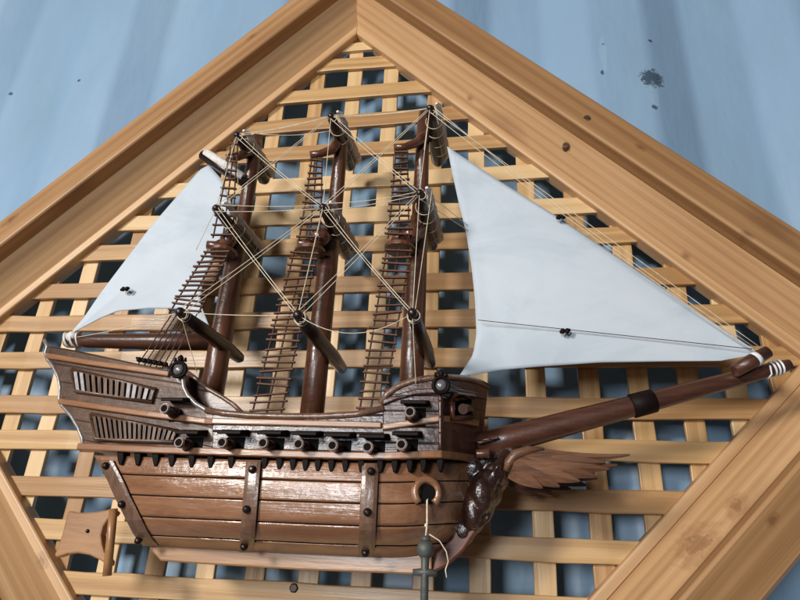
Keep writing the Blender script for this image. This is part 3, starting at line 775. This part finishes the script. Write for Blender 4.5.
jib['label'] = 'large white triangular jib'
miz = tri_sail([(209,165),(200,170),(150,228),(101,293),(84,318),(72,332)],
               [(209,165),(223,181),(232,205),(227,228),(213,258),(203,282),(200,302),(210,328)],
               [(210,328),(195,317),(178,309),(150,308.5),(118,311),(101,318),(72,333)], .1)
miz['label'] = 'smaller white sail at the stern'
for sl_, spots in ((jib, ((561,217,.1),(565,331,.16),(760,353,.1),(578,260,.0))), (miz, ((125,289,.14),))):
    for (x, y, o) in spots[:3]:
        m = MB(); p = at(x, y, CC+o+.06)
        for dx in (-.04, .04): m.ball(p+Vector((dx,0,.01*dx)), .042, 10, (1,1,1.3))
        m.tube([p+Vector((-.09,0,-.02)), p+Vector((.09,0,.02))], .03, 8); m.build('toggle', M_black, sl_)
# gaff and boom of the stern sail
rod('gaff', [(203,155,CC+.1),(222,168,CC+.1),(248,184,CC+.1)], .12, M_yard)
rod('furled_sail', [(206,153,CC+.16),(222,163,CC+.18),(244,178,CC+.16)], .1, M_furl)
m = MB(); m.tube([at(66,342,CC), at(90,341,CC), at(150,341.5,CC), at(212,342,CC)], [.1,.14,.17,.17], 14); bm_ = m.build('boom', M_sparx, ship)
m = MB()
for i in range(5): m.torus(at(67+3*i, 340+.4*(i%2), CC), (1,.2*(-1)**i,.3), .15, .02, 14, 6)
m.ball(at(72,337,CC+.05), .12, 10); m.build('rope_lashing', M_furl, bm_)

# --- ratlines
def ladder(tl, tr, bl, br, dt, db, n, rh=.016, extra=None, cords=3):
    A_, B_, C_, D_ = at(*tl, dt), at(*tr, dt), at(*bl, db), at(*br, db)
    m = MB()
    for i in range(cords):
        t = i/(cords-1); p, q = A_.lerp(B_, t), C_.lerp(D_, t)
        mid_ = p.lerp(q, .5)+Vector((random.uniform(-.02,.02), 0, 0)); m.tube([p, mid_, q], .016, 6)
    rt = m.build('ratlines', M_dcord, ship)
    m = MB()
    for i in range(n):
        t = (i+.6)/n + random.uniform(-.1, .1)/n
        p, q = A_.lerp(C_, t), B_.lerp(D_, t); e = (q-p)*.12
        j = Vector((random.uniform(-.03,.03), -.02, random.uniform(-.035,.035)))
        p2, q2 = p-e+j, q+e-j*.6+Vector((0,-.04,0)); c_ = (p2+q2)/2; ax = (q2-p2)/2
        m.tone = random.random()
        m.box(c_, ax, (0,.03,0), Vector((0,0,rh*random.uniform(.85,1.2))))
    m.build('rungs', M_rung, rt, bevel=.008)
ladder((208,250),(229,250),(170,312),(198,314), 2.3, 2.45, 13)
ladder((170,312),(198,314),(138,362),(165,366), 2.45, 2.5, 3, rh=.0, cords=6) if False else None
ladder((295,250),(317,250),(252,414),(281,414), 2.3, 2.72, 23)
ladder((387,248),(411,248),(358,420),(380,420), 2.3, 2.72, 23)
ladder((232,140),(238,140),(213,238),(233,240), 2.3, 2.3, 11, rh=.016)
ladder((312,158),(322,158),(299,240),(319,240), 2.05, 2.3, 13, rh=.016)
ladder((396,150),(407,150),(388,238),(409,238), 2.05, 2.3, 15, rh=.016)
m = MB()
for i in range(6):
    m.tube([at(172+5*i, 314, 2.45), at(137+6*i, 366+1.0*i, 2.55)], .012, 5)
sh = m.build('shrouds', M_dcord, ship)
m = MB()
for i in range(6): m.ball(at(139+5.3*i, 359.5+1.0*i, 2.56), .05, 8); m.tube([at(136.5+5.3*i, 357.5+i, 2.57), at(141.5+5.3*i, 361.5+i, 2.57)], .02, 5)
m.build('deadeyes', M_black, sh)

# --- cordage
def rope(a, b, sag=.0, r=.0062, double=0, mat=None, parent=ship, n=12):
    m = MB(); a, b = Vector(a), Vector(b)
    for k in ((0,) if not double else (-1, 1)):
        o = Vector((0, 0, k*double)); pts = []
        for i in range(n+1):
            t = i/n; sg = sag*(1+.25*k)
            pts.append(a.lerp(b, t)+o*(1-.5*t)+Vector((0,0,-sg*4*t*(1-t))))
        m.tube(pts, r, 6)
    return m.build('rope', mat or M_rope, parent)
T_ = TIP
rope(T_['LT'], T_['MC'], .05, double=.06); rope(T_['MT'], T_['RC'], .03, double=.07)
rope(T_['LC'], T_['MB'], .03, double=.06); rope(T_['MC'], T_['RB'], .05, double=.06)
rope(T_['LC'], T_['MT'], .02, double=.05); rope(T_['MC'], T_['RT'], .02, double=.05)
rope(T_['LB'], T_['MC'], .02, double=.07); rope(T_['MB'], T_['RC'], .02, double=.07)
rope(T_['LT'], T_['MT'], .05, double=.03); rope(T_['MT'], T_['RT'], .06, double=.03)
rope(T_['LC'], T_['MC'], .03, double=.08); rope(T_['MC'], T_['RC'], .05, double=.08)
rope(T_['LB'], T_['MB'], .03); rope(T_['MB'], T_['RB'], .32)
rope(T_['LB'], at(71,338,CC), .05); rope(T_['LB'], at(197,372,2.6), .0)
rope(T_['RT'], at(756,351,CC+.1), .12, double=.1); rope(T_['RT'], at(768,353,CC+.2), .02)
rope(T_['RC'], at(468,228,CC+.02), .0, double=.12)
rope(T_['RC'], T_['RB'], -.0, double=.0); rope(at(432,190,2.7), at(415,312,3.4), .0)
rope(T_['RT'], at(424,150,2.4), .0); rope(T_['RT'], T_['RC'], .0, double=.04)
rope(T_['RB'], at(416,386,2.85), .0, double=.03); rope(T_['MT'], T_['MC'], .0, double=.03); rope(T_['MC'], T_['MB'], .0, double=.05)
rope(T_['LT'], at(225,160,2.2), .0); rope(T_['LT'], T_['LC'], .0, double=.03); rope(T_['LC'], at(196,250,2.4), .0)
rope(at(478,320,CC+.2), at(752,349,CC+.15), .0, r=.007, double=.0, mat=M_dcord)
rope(T_['LT'], at(238,186,1.9), .0); rope(at(246,132,2.2), at(330,131,2.3), .1)

# ------------------------------------------------------------------ anchor hung from the hawse hole
pa = at(427.5, 549, 3.0); ph = hp+Vector((.02,-.14,-.12))
anchor = empty('anchor', pa+Vector((0,0,-2.0)), 'small grey metal anchor hanging on a cord below the ship bow', 'anchor')
pa = Vector((ph.x, ph.y-.06, pa.z))
m = MB(); m.tube([pa+Vector((0,0,.06)), pa+Vector((0,0,-.3)), pa+Vector((0,0,-1.9))], [.07,.055,.065], 12)
m.ball(pa+Vector((0,0,.0)), .135, 14, (.95,.8,1.05)); m.tube([pa+Vector((0,0,.1)), pa+Vector((0,0,.18))], [.08,.06], 12); m.build('shank', M_lead, anchor)
m = MB(); zc = at(427, 573, -pa.y).z
m.tube([Vector((pa.x-.17, pa.y, zc)), Vector((pa.x, pa.y, zc+.01)), Vector((pa.x+.17, pa.y, zc))], [.045,.06,.045], 10); m.build('stock', M_lead, anchor)
m = MB(); za = pa.z-1.9
m.tube([Vector((pa.x+.5*math.sin(a), pa.y, za+.45*(1-math.cos(a)))) for a in [i*.2 for i in range(-6, 7)]], [.02,.05]+[.065]*9+[.05,.02], 10); m.build('arms', M_lead, anchor)
m = MB(); m.tube([ph+Vector((0,.2,.05)), ph, ph.lerp(pa, .5)+Vector((.012,0,0)), pa+Vector((0,0,.17))], .014, 6); m.ball(ph.lerp(pa,.52), .03, 8)
tl = [Vector((.05,0,.2)), Vector((.2,0,.12)), Vector((.3,0,-.02)), Vector((.33,0,-.15)), Vector((.29,0,-.26)), Vector((.31,0,-.36))]
m.tube([pa+q for q in tl], .009, 6)
m.build('cord', M_rope, anchor)

# ------------------------------------------------------------------ light
def lamp(name, p, tgt, size, power, color, sizey=None):
    l = bpy.data.lights.new(name, 'AREA'); l.shape = 'RECTANGLE' if sizey else 'SQUARE'; l.size = size*S
    if sizey: l.size_y = sizey*S
    l.energy = power; l.color = color
    o = bpy.data.objects.new(name, l); col.objects.link(o); o.location = W(p)
    o.rotation_euler = (W(tgt)-W(p)).to_track_quat('-Z', 'Y').to_euler(); return o
TG = Vector((1, 0, -9))
lamp('key_lamp', TG+Vector((-.58,-1.0,.25))*46, TG, 8, 90, (1, .965, .91), 9)
TW = Vector((1.5, -3, -11.5))
lamp('window_light', TW+Vector((-.2,-1,.05))*45, TW, 7, 42, (.93, .965, 1), 13)
w = bpy.data.worlds.new('World'); sc.world = w; w.use_nodes = True
bg = w.node_tree.nodes['Background']; bg.inputs[0].default_value = (.66, .74, .86, 1); bg.inputs[1].default_value = .075
sc.view_settings.view_transform = 'Standard'; sc.view_settings.look = 'None'; sc.view_settings.exposure = -0.12; sc.view_settings.gamma = 1
sc.render.engine = 'CYCLES'
